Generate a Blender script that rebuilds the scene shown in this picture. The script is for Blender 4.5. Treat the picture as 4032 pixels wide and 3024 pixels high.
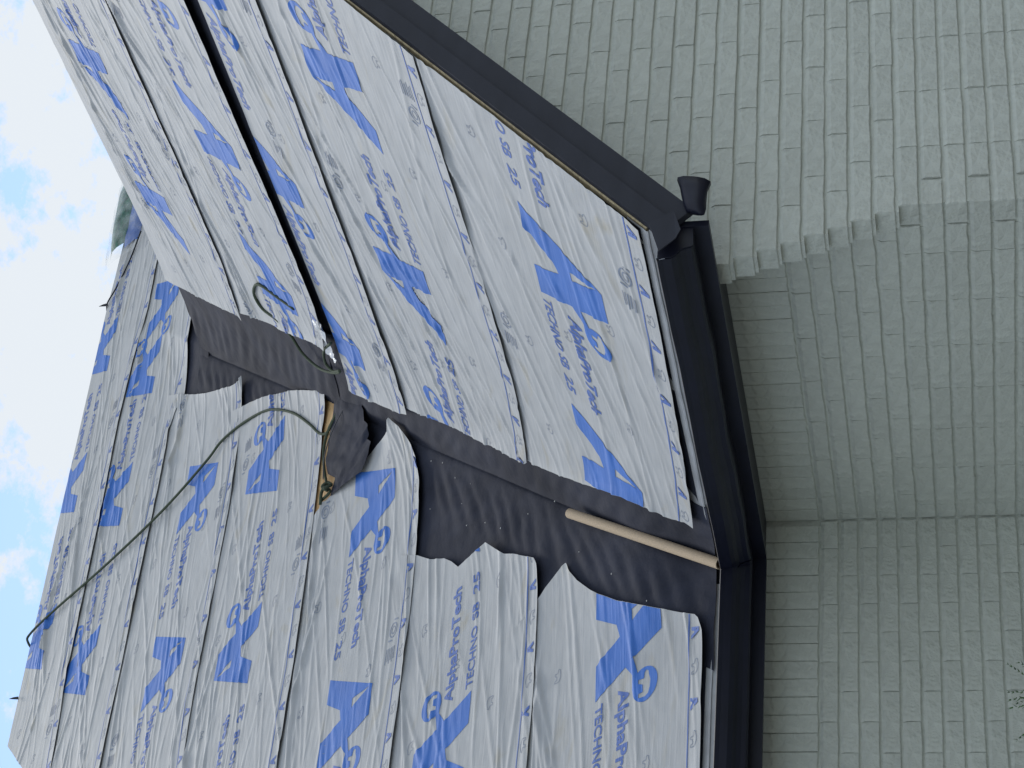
import bpy, bmesh, math, random
import numpy as np
from mathutils import Matrix, Vector

for o in list(bpy.data.objects): bpy.data.objects.remove(o)
SC = bpy.context.scene
COL = SC.collection
H = 1.95                                   # eye height above the ground

# ------------------------------------------------------------------ camera
cd = bpy.data.cameras.new('camera'); cam = bpy.data.objects.new('camera', cd); COL.objects.link(cam)
cd.sensor_width = 36.0; cd.lens = 75.36; cd.clip_start = 0.05; cd.clip_end = 2000
yaw, pitch, roll = [math.radians(a) for a in (-36.86, 11.6, -2.30)]
F = Vector((-math.sin(yaw)*math.cos(pitch), math.cos(yaw)*math.cos(pitch), math.sin(pitch)))
R0 = Vector((math.cos(yaw), math.sin(yaw), 0)); U0 = R0.cross(F)
RR = R0*math.cos(roll) + U0*math.sin(roll); DD = -(U0*math.cos(roll) - R0*math.sin(roll))
# the phone was held on its side: the picture's right is the world's down
cam.matrix_world = Matrix(((DD.x, RR.x, -F.x, 0), (DD.y, RR.y, -F.y, 0), (DD.z, RR.z, -F.z, H), (0, 0, 0, 1)))
SC.camera = cam
SC.render.resolution_x = 1024; SC.render.resolution_y = 768

# ------------------------------------------------------------------ light
SUN_AZ, SUN_EL = math.radians(60), math.radians(58)      # direction to the sun, angle from +X
w = bpy.data.worlds.new('World'); SC.world = w; w.use_nodes = True
nt = w.node_tree; nt.nodes.clear()
def N(t, **k):
    n = nt.nodes.new(t)
    for a, b in k.items(): setattr(n, a, b)
    return n
out = N('ShaderNodeOutputWorld'); bg = N('ShaderNodeBackground'); bg.inputs[1].default_value = 0.15
sky = N('ShaderNodeTexSky', sky_type='NISHITA', sun_disc=False, sun_elevation=SUN_EL, sun_rotation=math.pi/2 - SUN_AZ, air_density=1.0, dust_density=0.2, ozone_density=2.2)
tc = N('ShaderNodeTexCoord'); mp = N('ShaderNodeMapping'); mp.inputs['Scale'].default_value = (12.0, 12.0, 17.0); mp.inputs['Rotation'].default_value = (0.1, 0.5, 0.3)
nz = N('ShaderNodeTexNoise'); nz.inputs['Scale'].default_value = 1.5; nz.inputs['Detail'].default_value = 7; nz.inputs['Roughness'].default_value = 0.68
nz2 = N('ShaderNodeTexNoise'); nz2.inputs['Scale'].default_value = 0.45; nz2.inputs['Detail'].default_value = 3
ad = N('ShaderNodeMath', operation='ADD'); rp = N('ShaderNodeValToRGB')
rp.color_ramp.elements[0].position = 0.90; rp.color_ramp.elements[0].color = (.12, .12, .12, 1)
rp.color_ramp.elements[1].position = 1.33; rp.color_ramp.elements[1].color = (.95, .95, .95, 1)
mx = N('ShaderNodeMixRGB'); mx.inputs[2].default_value = (3.9, 4.1, 4.25, 1)
L = nt.links.new
L(tc.outputs['Generated'], mp.inputs[0]); L(mp.outputs[0], nz.inputs['Vector']); L(mp.outputs[0], nz2.inputs['Vector'])
L(nz.outputs['Fac'], ad.inputs[0]); L(nz2.outputs['Fac'], ad.inputs[1]); L(ad.outputs[0], rp.inputs[0])
L(rp.outputs[0], mx.inputs[0]); L(sky.outputs[0], mx.inputs[1]); L(mx.outputs[0], bg.inputs[0]); L(bg.outputs[0], out.inputs[0])
sl = bpy.data.lights.new('sun', 'SUN'); sun = bpy.data.objects.new('sun', sl); COL.objects.link(sun)
sl.energy = 1.05; sl.angle = math.radians(18); sl.color = (1, 0.97, 0.92)
sd = Vector((math.cos(SUN_AZ)*math.cos(SUN_EL), math.sin(SUN_AZ)*math.cos(SUN_EL), math.sin(SUN_EL)))
sun.rotation_euler = sd.to_track_quat('Z', 'Y').to_euler(); sun.location = (0, 0, 20)
SC.view_settings.view_transform = 'Standard'; SC.view_settings.look = 'None'
SC.view_settings.exposure = 0.5; SC.view_settings.gamma = 1.0; SC.view_settings.use_curve_mapping = False

# ------------------------------------------------------------------ helpers
def tag(o, label=None, cat=None, group=None, kind=None):
    if label: o['label'] = label
    if cat: o['category'] = cat
    if group: o['group'] = group
    if kind: o['kind'] = kind
    return o
def empty(name, loc=(0, 0, 0)):
    o = bpy.data.objects.new(name, None); COL.objects.link(o); o.location = loc; o.empty_display_size = 0.2
    return o
def obj(name, me, mat, parent=None):
    o = bpy.data.objects.new(name, me); COL.objects.link(o)
    if mat and not me.materials: me.materials.append(mat)
    if parent:
        o.parent = parent
        o.matrix_parent_inverse = Matrix.Translation(-Vector(parent.location)) if parent.parent is None else Matrix.Identity(4)
    return o
def mesh(name, v, f, uv=None, smooth=False):
    me = bpy.data.meshes.new(name); me.from_pydata([tuple(map(float, p)) for p in v], [], [tuple(int(i) for i in q) for q in f])
    if uv is not None:
        ul = me.uv_layers.new(name='UVMap'); uv = np.asarray(uv, float)
        li = np.empty(len(me.loops), int); me.loops.foreach_get('vertex_index', li)
        ul.data.foreach_set('uv', uv[li].ravel())
    if smooth: me.polygons.foreach_set('use_smooth', [True]*len(me.polygons))
    me.update(); return me
def grid_mesh(name, P, uv):
    n, k = P.shape[:2]
    me = bpy.data.meshes.new(name)
    idx = np.arange(n*k).reshape(n, k)
    q = np.stack([idx[:-1, :-1], idx[:-1, 1:], idx[1:, 1:], idx[1:, :-1]], -1).reshape(-1, 4)
    me.vertices.add(n*k); me.vertices.foreach_set('co', P.reshape(-1, 3).astype(np.float32).ravel())
    me.loops.add(q.size); me.loops.foreach_set('vertex_index', q.ravel().astype(np.int32))
    me.polygons.add(len(q)); me.polygons.foreach_set('loop_start', (np.arange(len(q))*4).astype(np.int32))
    me.polygons.foreach_set('loop_total', np.full(len(q), 4, np.int32))
    me.polygons.foreach_set('use_smooth', np.ones(len(q), bool))
    me.update(calc_edges=True)
    ul = me.uv_layers.new(name='UVMap'); ul.data.foreach_set('uv', uv.reshape(-1, 2)[q.ravel()].astype(np.float32).ravel())
    return me
class MB:
    def __init__(s): s.v = []; s.f = []
    def poly_prism(s, pts, d):                     # pts 3D polygon, d extrusion vector
        n = len(pts); b = len(s.v); d = np.array(d, float)
        s.v += [np.array(p, float) for p in pts] + [np.array(p, float) + d for p in pts]
        s.f += [tuple(range(b, b+n)), tuple(range(b+2*n-1, b+n-1, -1))]
        for i in range(n): j = (i+1) % n; s.f.append((b+j, b+i, b+n+i, b+n+j))
        return s
    def box(s, a, b):
        x0, y0, z0 = a; x1, y1, z1 = b
        return s.poly_prism([(x0, y0, z0), (x1, y0, z0), (x1, y1, z0), (x0, y1, z0)], (0, 0, z1-z0))
    def quad(s, *p):
        b = len(s.v); s.v += [np.array(q, float) for q in p]; s.f.append(tuple(range(b, b+len(p)))); return s
    def sweep(s, prof, dirv, origin, length, ax, az):  # open profile in (ax,az), along dirv
        b = len(s.v); o = np.array(origin, float); dv = np.array(dirv, float)
        for e in (0, length):
            for (p, q) in prof: s.v.append(o + dv*e + np.array(ax)*p + np.array(az)*q)
        n = len(prof)
        for i in range(n-1): s.f.append((b+i, b+i+1, b+n+i+1, b+n+i))
        return s
    def tube(s, pts, r, seg=8, cap=True):
        pts = [np.array(p, float) for p in pts]; n = len(pts); b = len(s.v); up = np.array((0.13, 0.2, 1.0))
        for i, p in enumerate(pts):
            t = pts[min(i+1, n-1)] - pts[max(i-1, 0)]; t = t/(np.linalg.norm(t)+1e-9)
            x = np.cross(t, up); x /= np.linalg.norm(x)+1e-9; y = np.cross(x, t)
            rr = r[i] if hasattr(r, '__len__') else r
            for k in range(seg): a = 2*math.pi*k/seg; s.v.append(p + (x*math.cos(a) + y*math.sin(a))*rr)
        for i in range(n-1):
            for k in range(seg): l = (k+1) % seg; s.f.append((b+i*seg+k, b+i*seg+l, b+(i+1)*seg+l, b+(i+1)*seg+k))
        if cap: s.f.append(tuple(range(b+seg-1, b-1, -1))); s.f.append(tuple(range(b+(n-1)*seg, b+n*seg)))
        return s
    def build(s, name, mat, parent=None, smooth=False): return obj(name, mesh(name, s.v, s.f, None, smooth), mat, parent)
def hash2(ix, iy, seed):
    h = (ix*374761393 + iy*668265263 + seed*1442695041) & 0xffffffff
    h = ((h ^ (h >> 13))*1274126177) & 0xffffffff
    return ((h ^ (h >> 16)) & 0xffff)/65535.0
def vnoise(x, y, seed=0):
    x = np.asarray(x, float); y = np.asarray(y, float)
    ix = np.floor(x).astype(np.int64); iy = np.floor(y).astype(np.int64); fx = x-ix; fy = y-iy
    fx = fx*fx*(3-2*fx); fy = fy*fy*(3-2*fy)
    a = hash2(ix, iy, seed); b = hash2(ix+1, iy, seed); c = hash2(ix, iy+1, seed); d = hash2(ix+1, iy+1, seed)
    return (a*(1-fx)+b*fx)*(1-fy) + (c*(1-fx)+d*fx)*fy - 0.5
def sstep(a, b, x): u = np.clip((x-a)/(b-a), 0, 1); return u*u*(3-2*u)
def catmull(pts, sub=6):
    p = [np.array(q, float) for q in pts]; p = [2*p[0]-p[1]] + p + [2*p[-1]-p[-2]]; o = []
    for i in range(1, len(p)-2):
        for k in range(sub):
            t = k/sub; a, b, c, d = p[i-1], p[i], p[i+1], p[i+2]
            o.append(0.5*((2*b) + (c-a)*t + (2*a-5*b+4*c-d)*t*t + (3*b-a-3*c+d)*t**3))
    o.append(p[-2]); return o

# ------------------------------------------------------------------ materials
def mat(name, col, rough=0.6, spec=0.5, metal=0.0, noise=None, bump=None, uv=False, extra=None):
    """noise=(scale, dark, light) multiplies the colour; bump=[(scale vec, detail, strength, dist)]"""
    m_ = bpy.data.materials.new(name); m_.use_nodes = True; t = m_.node_tree; n = t.nodes; l = t.links.new
    p = n['Principled BSDF']; p.inputs['Base Color'].default_value = (*col, 1); p.inputs['Roughness'].default_value = rough
    p.inputs['Specular IOR Level'].default_value = spec; p.inputs['Metallic'].default_value = metal
    co = n.new('ShaderNodeTexCoord'); src = co.outputs['UV' if uv else 'Object']
    c_out = None
    if noise:
        for i, (sc_, lo, hi, det) in enumerate(noise):
            mp_ = n.new('ShaderNodeMapping'); mp_.inputs['Scale'].default_value = sc_ if hasattr(sc_, '__len__') else (sc_,)*3; l(src, mp_.inputs[0])
            t_ = n.new('ShaderNodeTexNoise'); t_.inputs['Scale'].default_value = 1; t_.inputs['Detail'].default_value = det; l(mp_.outputs[0], t_.inputs['Vector'])
            mr = n.new('ShaderNodeMapRange'); mr.inputs[1].default_value = 0.3; mr.inputs[2].default_value = 0.7; mr.inputs[3].default_value = lo; mr.inputs[4].default_value = hi
            l(t_.outputs['Fac'], mr.inputs[0])
            mxx = n.new('ShaderNodeMixRGB'); mxx.blend_type = 'MULTIPLY'; mxx.inputs[0].default_value = 1
            if c_out: l(c_out, mxx.inputs[1])
            else: mxx.inputs[1].default_value = (*col, 1)
            l(mr.outputs[0], mxx.inputs[2]); c_out = mxx.outputs[0]
    if extra: c_out = extra(n, l, src, co, c_out, col)
    if c_out: l(c_out, p.inputs['Base Color'])
    if bump:
        prev = None
        for bb in bump:
            sc_, det, st, di = bb[:4]
            mp_ = n.new('ShaderNodeMapping'); mp_.inputs['Scale'].default_value = sc_ if hasattr(sc_, '__len__') else (sc_,)*3; l(src, mp_.inputs[0])
            t_ = n.new('ShaderNodeTexNoise'); t_.inputs['Scale'].default_value = 1; t_.inputs['Detail'].default_value = det; l(mp_.outputs[0], t_.inputs['Vector'])
            b = n.new('ShaderNodeBump'); b.inputs['Strength'].default_value = st; b.inputs['Distance'].default_value = di
            if len(bb) > 4:                      # thin creases: ridged noise
                mp_.inputs['Rotation'].default_value = (0, 0, bb[4])
                a1 = n.new('ShaderNodeMath'); a1.operation = 'SUBTRACT'; a1.inputs[1].default_value = .5; l(t_.outputs['Fac'], a1.inputs[0])
                a2 = n.new('ShaderNodeMath'); a2.operation = 'ABSOLUTE'; l(a1.outputs[0], a2.inputs[0])
                a3 = n.new('ShaderNodeMapRange'); a3.inputs[1].default_value = 0; a3.inputs[2].default_value = .085; a3.inputs[3].default_value = 1; a3.inputs[4].default_value = 0; l(a2.outputs[0], a3.inputs[0])
                l(a3.outputs[0], b.inputs['Height'])
            else: l(t_.outputs['Fac'], b.inputs['Height'])
            if prev: l(prev.outputs[0], b.inputs['Normal'])
            prev = b
        l(prev.outputs[0], p.inputs['Normal'])
    return m_
def stains(n, l, src, co, c_out, col):
    mp_ = n.new('ShaderNodeMapping'); mp_.inputs['Scale'].default_value = (1.7, 4.2, 1); l(src, mp_.inputs[0])
    t_ = n.new('ShaderNodeTexNoise'); t_.inputs['Scale'].default_value = 1.6; t_.inputs['Detail'].default_value = 6; t_.inputs['Distortion'].default_value = 1.2; l(mp_.outputs[0], t_.inputs['Vector'])
    mr = n.new('ShaderNodeMapRange'); mr.inputs[1].default_value = 0.60; mr.inputs[2].default_value = 0.76; mr.inputs[4].default_value = 0.62; l(t_.outputs['Fac'], mr.inputs[0])
    mxx = n.new('ShaderNodeMixRGB'); l(mr.outputs[0], mxx.inputs[0])
    if c_out: l(c_out, mxx.inputs[1])
    else: mxx.inputs[1].default_value = (*col, 1)
    mxx.inputs[2].default_value = (0.36, 0.33, 0.25, 1); return mxx.outputs[0]
def brickvar(n, l, src, co, c_out, col):
    oi = n.new('ShaderNodeObjectInfo'); mr = n.new('ShaderNodeMapRange'); mr.inputs[3].default_value = 0.955; mr.inputs[4].default_value = 1.03; l(oi.outputs['Random'], mr.inputs[0])
    mxx = n.new('ShaderNodeMixRGB'); mxx.blend_type = 'MULTIPLY'; mxx.inputs[0].default_value = 1; l(c_out, mxx.inputs[1]); l(mr.outputs[0], mxx.inputs[2]); return mxx.outputs[0]
def osbchips(n, l, src, co, c_out, col):
    mp_ = n.new('ShaderNodeMapping'); mp_.inputs['Scale'].default_value = (18, 55, 55); l(src, mp_.inputs[0])
    v = n.new('ShaderNodeTexVoronoi'); v.inputs['Scale'].default_value = 1; l(mp_.outputs[0], v.inputs['Vector'])
    rp_ = n.new('ShaderNodeValToRGB'); rp_.color_ramp.elements[0].color = (0.36, 0.2, 0.08, 1); rp_.color_ramp.elements[1].color = (0.68, 0.48, 0.25, 1); l(v.outputs['Color'], rp_.inputs[0]); return rp_.outputs[0]
SBUMP = [((1.5, 30, 1), 2, 0.14, 0.002, .10), ((1.8, 22, 1), 1, 0.16, 0.002, -.22), ((8, 15, 1), 5, 0.3, 0.005), ((120, 120, 1), 2, 0.12, 0.001)]
MAT = {
 'sheet': mat('pale_membrane', (0.415, 0.428, 0.435), 0.62, 0.22, noise=[((6, 9, 1), 0.93, 1.04, 4)], bump=SBUMP, uv=True, extra=stains),
 'ink': mat('blue_ink', (0.052, 0.165, 0.52), 0.6, 0.22, noise=[((5, 8, 1), 0.9, 1.06, 3)], bump=SBUMP, uv=True),
 'letter': mat('blue_lettering_ink', (0.085, 0.155, 0.42), 0.6, 0.22, bump=SBUMP, uv=True),
 'faint': mat('faint_marking_ink', (0.21, 0.25, 0.33), 0.6, 0.22, bump=SBUMP, uv=True),
 'felt': mat('black_felt', (0.027, 0.030, 0.044), 0.8, 0.12, noise=[((7, 3, 3), 0.8, 1.35, 5), ((2, 2, 2), 0.85, 1.15, 2)], bump=[((14, 14, 14), 5, 0.5, 0.01), ((90, 90, 90), 2, 0.2, 0.002)]),
 'paint': mat('painted_brick', (0.530, 0.562, 0.508), 0.6, 0.35, noise=[(2.2, 0.93, 1.07, 4), (35, 0.94, 1.05, 3)], bump=[(30, 7, 1.0, 0.010), (95, 5, 0.6, 0.004)], extra=brickvar),
 'gutter': mat('navy_gutter_paint', (0.0048, 0.0064, 0.017), 0.45, 0.4, noise=[(9, 0.8, 1.25, 4)], bump=[((3, 3, 9), 3, 0.12, 0.004)]),
 'fascia': mat('charcoal_fascia_paint', (0.027, 0.030, 0.042), 0.6, 0.3, noise=[((5, 5, 20), 0.88, 1.12, 4)], bump=[(60, 3, 0.12, 0.002)]),
 'metal': mat('grey_drip_edge', (0.52, 0.53, 0.54), 0.45, 0.5, noise=[(12, 0.82, 1.1, 5)], bump=[((3, 3, 30), 3, 0.25, 0.003)]),
 'osb': mat('oriented_strand_board', (0.5, 0.33, 0.16), 0.75, 0.2, noise=[(60, 0.9, 1.1, 2)], bump=[((40, 90, 90), 3, 0.3, 0.002)], extra=osbchips),
 'wood': mat('pale_deck_edge', (0.62, 0.52, 0.33), 0.75, 0.2, noise=[((30, 30, 120), 0.7, 1.1, 4)]),
 'rope': mat('olive_rope', (0.070, 0.090, 0.062), 0.8, 0.15, noise=[(300, 0.7, 1.3, 2)], bump=[(400, 2, 0.6, 0.002)]),
 'cord': mat('grey_cord', (0.10, 0.10, 0.11), 0.6, 0.3),
 'card': mat('cardboard', (0.50, 0.395, 0.28), 0.85, 0.15, noise=[(220, 0.86, 1.1, 2)], bump=[(200, 2, 0.2, 0.001)]),
 'film': mat('silver_film', (0.80, 0.81, 0.82), 0.18, 0.6, bump=[(40, 4, 0.8, 0.01)]),
 'green': mat('green_wrapper', (0.02, 0.11, 0.07), 0.4, 0.5, noise=[(30, 0.6, 1.5, 4)], bump=[(30, 4, 0.5, 0.006)]),
 'blue': mat('blue_wrapper', (0.045, 0.12, 0.38), 0.4, 0.5, noise=[(14, 0.8, 1.2, 3)], bump=[(25, 4, 0.4, 0.006)]),
 'dark': mat('dark_scrap', (0.02, 0.021, 0.026), 0.6, 0.3, noise=[(30, 0.7, 1.4, 3)]),
 'soil': mat('ground_gravel', (0.22, 0.215, 0.20), 0.9, 0.1, noise=[(1.5, 0.7, 1.3, 5), (20, 0.7, 1.3, 4)], bump=[(25, 5, 0.6, 0.03)]),
 'bark': mat('juniper_bark', (0.12, 0.08, 0.05), 0.9, 0.1, noise=[((30, 30, 6), 0.6, 1.3, 4)], bump=[((60, 60, 8), 4, 0.7, 0.01)]),
 'leaf': mat('juniper_foliage', (0.045, 0.10, 0.030), 0.7, 0.25, noise=[(25, 0.6, 1.5, 3)]),
 'chip': mat('pale_debris', (0.6, 0.6, 0.58), 0.8, 0.2),
}
# thin clear wrap
fm = bpy.data.materials.new('clear_wrap'); fm.use_nodes = True
_n = fm.node_tree.nodes; _l = fm.node_tree.links.new; _p = _n['Principled BSDF']
_p.inputs['Base Color'].default_value = (0.86, 0.88, 0.88, 1); _p.inputs['Roughness'].default_value = 0.15
_tr = _n.new('ShaderNodeBsdfTransparent'); _ms = _n.new('ShaderNodeMixShader'); _no = _n.new('ShaderNodeTexNoise'); _no.inputs['Scale'].default_value = 9; _no.inputs['Detail'].default_value = 5
_mr = _n.new('ShaderNodeMapRange'); _mr.inputs[1].default_value = 0.35; _mr.inputs[2].default_value = 0.68; _mr.inputs[3].default_value = 0.0; _mr.inputs[4].default_value = 0.32
_tc = _n.new('ShaderNodeTexCoord'); _l(_tc.outputs['Object'], _no.inputs['Vector']); _l(_no.outputs['Fac'], _mr.inputs[0]); _l(_mr.outputs[0], _ms.inputs[0])
_l(_tr.outputs[0], _ms.inputs[1]); _l(_p.outputs[0], _ms.inputs[2]); _l(_ms.outputs[0], _n['Material Output'].inputs[0])
MAT['clear'] = fm

# ------------------------------------------------------------------ the house's measures (metres)
m = 0.9873; q = math.hypot(1, m)           # wing slope (rises towards +X)
mM = 1.10; qM = math.hypot(1, mM)          # main slope (rises towards +Y)
Xe, Ye, Ze, Yr = 3.883, 6.23, 0.826+H, 4.48
Xs, Yg, Ym = 4.15, 4.75, 6.41              # side wall, gable wall, main wall faces
p_, L_ = 0.0677, 0.2253                    # brick course and brick length
TW, TM = 4.83, 6.20                        # slope lengths to the two ridges
XRW = Xe + TW/q
nrmM = np.array((0, -mM, 1))/qM; nrmW = np.array((-m, 0, 1))/q
def PM(s, t, h=0.0):
    s, t, h = np.broadcast_arrays(np.asarray(s, float), np.asarray(t, float), np.asarray(h, float))
    return np.stack([s, Ye + t/qM - h*mM/qM, Ze + mM*t/qM + h/qM], -1)
def LM(s, t):                              # sheets and felt bridge the valley: they stand off the deck there
    k = sstep(4.6, 5.5, t)
    return .07*((1-k)*np.exp(-np.clip(Xe + (mM*t/qM)/m - s, 0, 99)/.3)*sstep(0, .4, t) + k*np.clip((s-5.3)/3.2, 0, 1))
def LW(s, t):
    return .05*np.exp(-np.clip(Ye + (m*t/q)/mM - s, 0, 99)/.3)*sstep(0, .4, t)
def PMv(s, t, h=0.0): s = np.asarray(s, float); t = np.asarray(t, float); return PM(s, t, h + LM(s, t))
def PWv(s, t, h=0.0): s = np.asarray(s, float); t = np.asarray(t, float); return PW(s, t, h + LW(s, t))
def PW(s, t, h=0.0):
    s, t, h = np.broadcast_arrays(np.asarray(s, float), np.asarray(t, float), np.asarray(h, float))
    return np.stack([Xe + t/q - h*m/q, s, Ze + m*t/q + h/q], -1)

# ------------------------------------------------------------------ ground
g = MB().quad((-400, -400, 0), (400, -400, 0), (400, 400, 0), (-400, 400, 0)).build('ground', MAT['soil']); tag(g, 'pale gravelly ground around the house', 'ground', kind='structure')

# ------------------------------------------------------------------ the house
house = empty('brick_house', (6.0, 8.0, 0))
tag(house, 'grey-green painted brick house with steep roofs and dark gutters', 'house')
zt = lambda X: Ze + m*(X - Xe)             # wing roof surface over X
BK = 0.0082                                 # mortar sits this far behind the brick faces
gb = MB().poly_prism([(Xs+BK, Yg+BK, 0.0), (2*XRW-Xs, Yg+BK, 0.0), (2*XRW-Xs, Yg+BK, zt(Xs)-0.16), (XRW, Yg+BK, zt(XRW)-0.16), (Xs+BK, Yg+BK, zt(Xs)-0.16)], (0, 0.10, 0))
for k in range(2, 13):
    gb.box((Xs-.0235*(min(k, 9)-1)+.006, Yg+.0086, H+k*p_-.004), (Xs+.03, Yg+.082, H+(k+1)*p_-.012 if k == 12 else H+(k+1)*p_-.004))
gable = gb.build('gable_wall', MAT['paint'], house)
side = MB().box((Xs+BK, Yg+0.11, 0), (Xs+0.12, Ym+0.02, Ze-0.10)).build('side_wall', MAT['paint'], house)
mainw = MB().box((0.6, Ym+BK, 0), (Xs+BK, Ym+0.12, Ze-0.10)).build('main_wall', MAT['paint'], house)
rng = random.Random(4)
def clip_half(poly, a, b, c):              # keep a*x+b*z<=c
    o = []
    for i in range(len(poly)):
        P, Q = poly[i], poly[(i+1) % len(poly)]; dp = a*P[0]+b*P[1]-c; dq = a*Q[0]+b*Q[1]-c
        if dp <= 0: o.append(P)
        if dp*dq < 0: t = dp/(dp-dq); o.append((P[0]+(Q[0]-P[0])*t, P[1]+(Q[1]-P[1])*t))
    return o
def rough_rect(l, hgt, seed, nseg=3):
    r = random.Random(seed); o = []; j = lambda a: r.uniform(-a, a); w0 = j(.002)
    for i in range(nseg+1): o.append((-l/2 + l*i/nseg, -hgt/2 + (j(0.0022) if 0 < i < nseg else j(0.001))))
    for i in range(nseg+1): o.append((l/2 - l*i/nseg, hgt/2 + (j(0.0022) if 0 < i < nseg else j(0.001))))
    return o
def brick_mesh(poly, depth=0.09, wash=0.012, soldier=False):
    """front face, a sloping struck joint along the top edge, a tight eased edge elsewhere"""
    n = len(poly); x0 = min(a for a, b in poly); x1 = max(a for a, b in poly); z0 = min(b for a, b in poly); z1 = max(b for a, b in poly); v = []; f = []
    if soldier: wash = .003
    for ring in range(3):
        for (a, b) in poly:
            k = (b-z0)/(z1-z0); top = max(0, (k-.6)/.4)
            dx = .0013 if a-x0 < .3*(x1-x0) else (-.0013 if x1-a < .3*(x1-x0) else 0)
            if ring == 0: v.append((a+dx, 0.0, b + (.0022 if k < .4 else -wash*top)))
            elif ring == 1: v.append((a, .0014+.0055*top*(wash/.012), b))
            else: v.append((a, depth, b))
    f.append(tuple(range(n)))
    for r in (0, 1):
        for i in range(n): j = (i+1) % n; f.append((r*n+j, r*n+i, (r+1)*n+i, (r+1)*n+j))
    return v, f
CACHE = {}
def brick_data(l, hgt, var):
    key = (round(l, 4), round(hgt, 4), var)
    if key not in CACHE:
        v, f = brick_mesh(rough_rect(l, hgt, hash(key) & 0xffff, 3 if l > 0.12 or hgt > 0.12 else 2), soldier=hgt > .12); CACHE[key] = mesh('brick', v, f)
        CACHE[key].materials.append(MAT['paint'])
    return CACHE[key]
BED, HEAD = 0.0088, 0.0018
bricks = []     # (wall, centre (x,y,z), rotz, l, h, clip polygon or None)
def lay(wall, rotz, put, u_lo, u_hi, k, first, clip=None):
    """one course: bricks from u_lo (wall corner) to u_hi; `first` is the length of the first brick"""
    u = u_lo; l = first; zc = H + k*p_ + 0.003 + p_/2
    while u < u_hi - 0.02:
        e = min(u+l, u_hi)
        if e-u > 0.025: bricks.append((wall, put((u+e)/2, zc), rotz, e-u-HEAD, p_-BED, clip))
        u = e; l = L_
for k in range(-12, 30):                    # gable wall, corbelled corner in courses 2..9
    odd = k % 2
    if 2 <= k <= 9: lo = Xs - 0.0235*(k-1); first = L_ if odd else L_*0.62
    elif k > 9: lo = Xs - 0.0235*8; first = L_*(1 if odd else 0.6)
    else: lo = Xs if odd else Xs + 0.1; first = L_ if odd else L_ - 0.1 + L_/2
    if k < 2 and not odd: first = L_/2 + 0.0125
    xr = min(9.0, 2*XRW-Xs)
    cl = (m, -1.0)                           # under the rake: z < zt(x) - 0.16
    lay('gable', 0, lambda u, z: (u, Yg, z), lo, xr if k < 12 else 8.2, k, first, 'rake')
for k in range(-12, 7):                     # side wall
    odd = k % 2
    lo = Yg + (0.098 if (odd or k >= 2) else 0.0)
    lay('side', -math.pi/2, lambda u, z: (Xs, u, z), lo, Ym-0.004, k, (L_ if not odd else L_/2+0.012) if k < 2 else (L_*0.75 if odd else L_*0.27))
for k in range(-12, 7):                     # main wall, laid from the inside corner
    odd = k % 2
    lay('main', 0, lambda u, z: (Xs-u, Ym, z), 0.004, 3.3, k, L_ if odd else L_/2)
for i in range(49):                         # soldier course on top of the main wall
    bricks.append(('main', (Xs-0.02-p_*(i+0.5), Ym, H+7*p_+0.003+L_/2), 0, p_-0.0025, L_-0.006, None))
for i in range(23):
    bricks.append(('side', (Xs, Yg+0.10+p_*(i+0.5), H+7*p_+0.003+L_/2), -math.pi/2, p_-0.0025, L_-0.006, None))
def in_frame(c):
    d = Vector(c) - Vector((0, 0, H)); z = d.dot(F); return abs(d.dot(DD)/z) < 0.2389*1.02 and abs(d.dot(RR)/z) < 0.1792*1.03, z
WALL = {'gable': gable, 'side': side, 'main': mainw}
cand = []; rest = {'gable': [], 'side': [], 'main': []}
for b in bricks:
    wl, c, rz, l, hh, clip = b; poly = None
    if clip:
        c0 = zt(c[0]) - 0.165 - c[2]          # local: z - m x <= c0
        if hh/2 + m*l/2 > c0:
            poly = clip_half(rough_rect(l, hh, rng.randrange(9999)), -m, 1.0, c0)
            if len(poly) < 3 or max(x for x, z in poly)-min(x for x, z in poly) < 0.03: continue
    inf, z = in_frame(c)
    under_eave = wl != 'gable' and c[2] > H+7*p_+0.25
    (cand.append((l*hh/z**2, b, poly)) if inf else rest[wl].append((b, poly)))
cand.sort(key=lambda e: -e[0])
for e in cand[300:]: rest[e[1][0]].append((e[1], e[2]))
for a, (wl, c, rz, l, hh, clip), poly in cand[:300]:
    if poly: me = mesh('brick', *brick_mesh(poly)); me.materials.append(MAT['paint'])
    else: me = brick_data(round(l*2, 2)/2 if False else l, hh, rng.randrange(5))
    o = bpy.data.objects.new('brick', me); COL.objects.link(o); o.parent = WALL[wl]
    deep = rng.gauss(0, 0.0008)
    dv = (0, deep, 0) if rz == 0 else (deep, 0, 0)
    o.location = (c[0]+dv[0], c[1]+dv[1], c[2]); o.rotation_euler = (rng.gauss(0, 0.004), rng.gauss(0, 0.004), rz + rng.gauss(0, 0.0035))
for wl, lst in rest.items():
    V = []; Fc = []
    for (w_, c, rz, l, hh, clip), poly in lst:
        v, f = brick_mesh(poly or rough_rect(l, hh, rng.randrange(9999), 1)); b0 = len(V); d = rng.gauss(0, 0.0012)
        if rz == 0: V += [(c[0]+x, c[1]+y+d, c[2]+z) for x, y, z in v]
        else: V += [(c[0]+y+d, c[1]-x, c[2]+z) for x, y, z in v]
        Fc += [tuple(b0+i for i in ff) for ff in f]
    o = obj('brick_courses', mesh('brick_courses', V, Fc), MAT['paint'], None); o.parent = WALL[wl]; o['kind'] = 'stuff'

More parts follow.
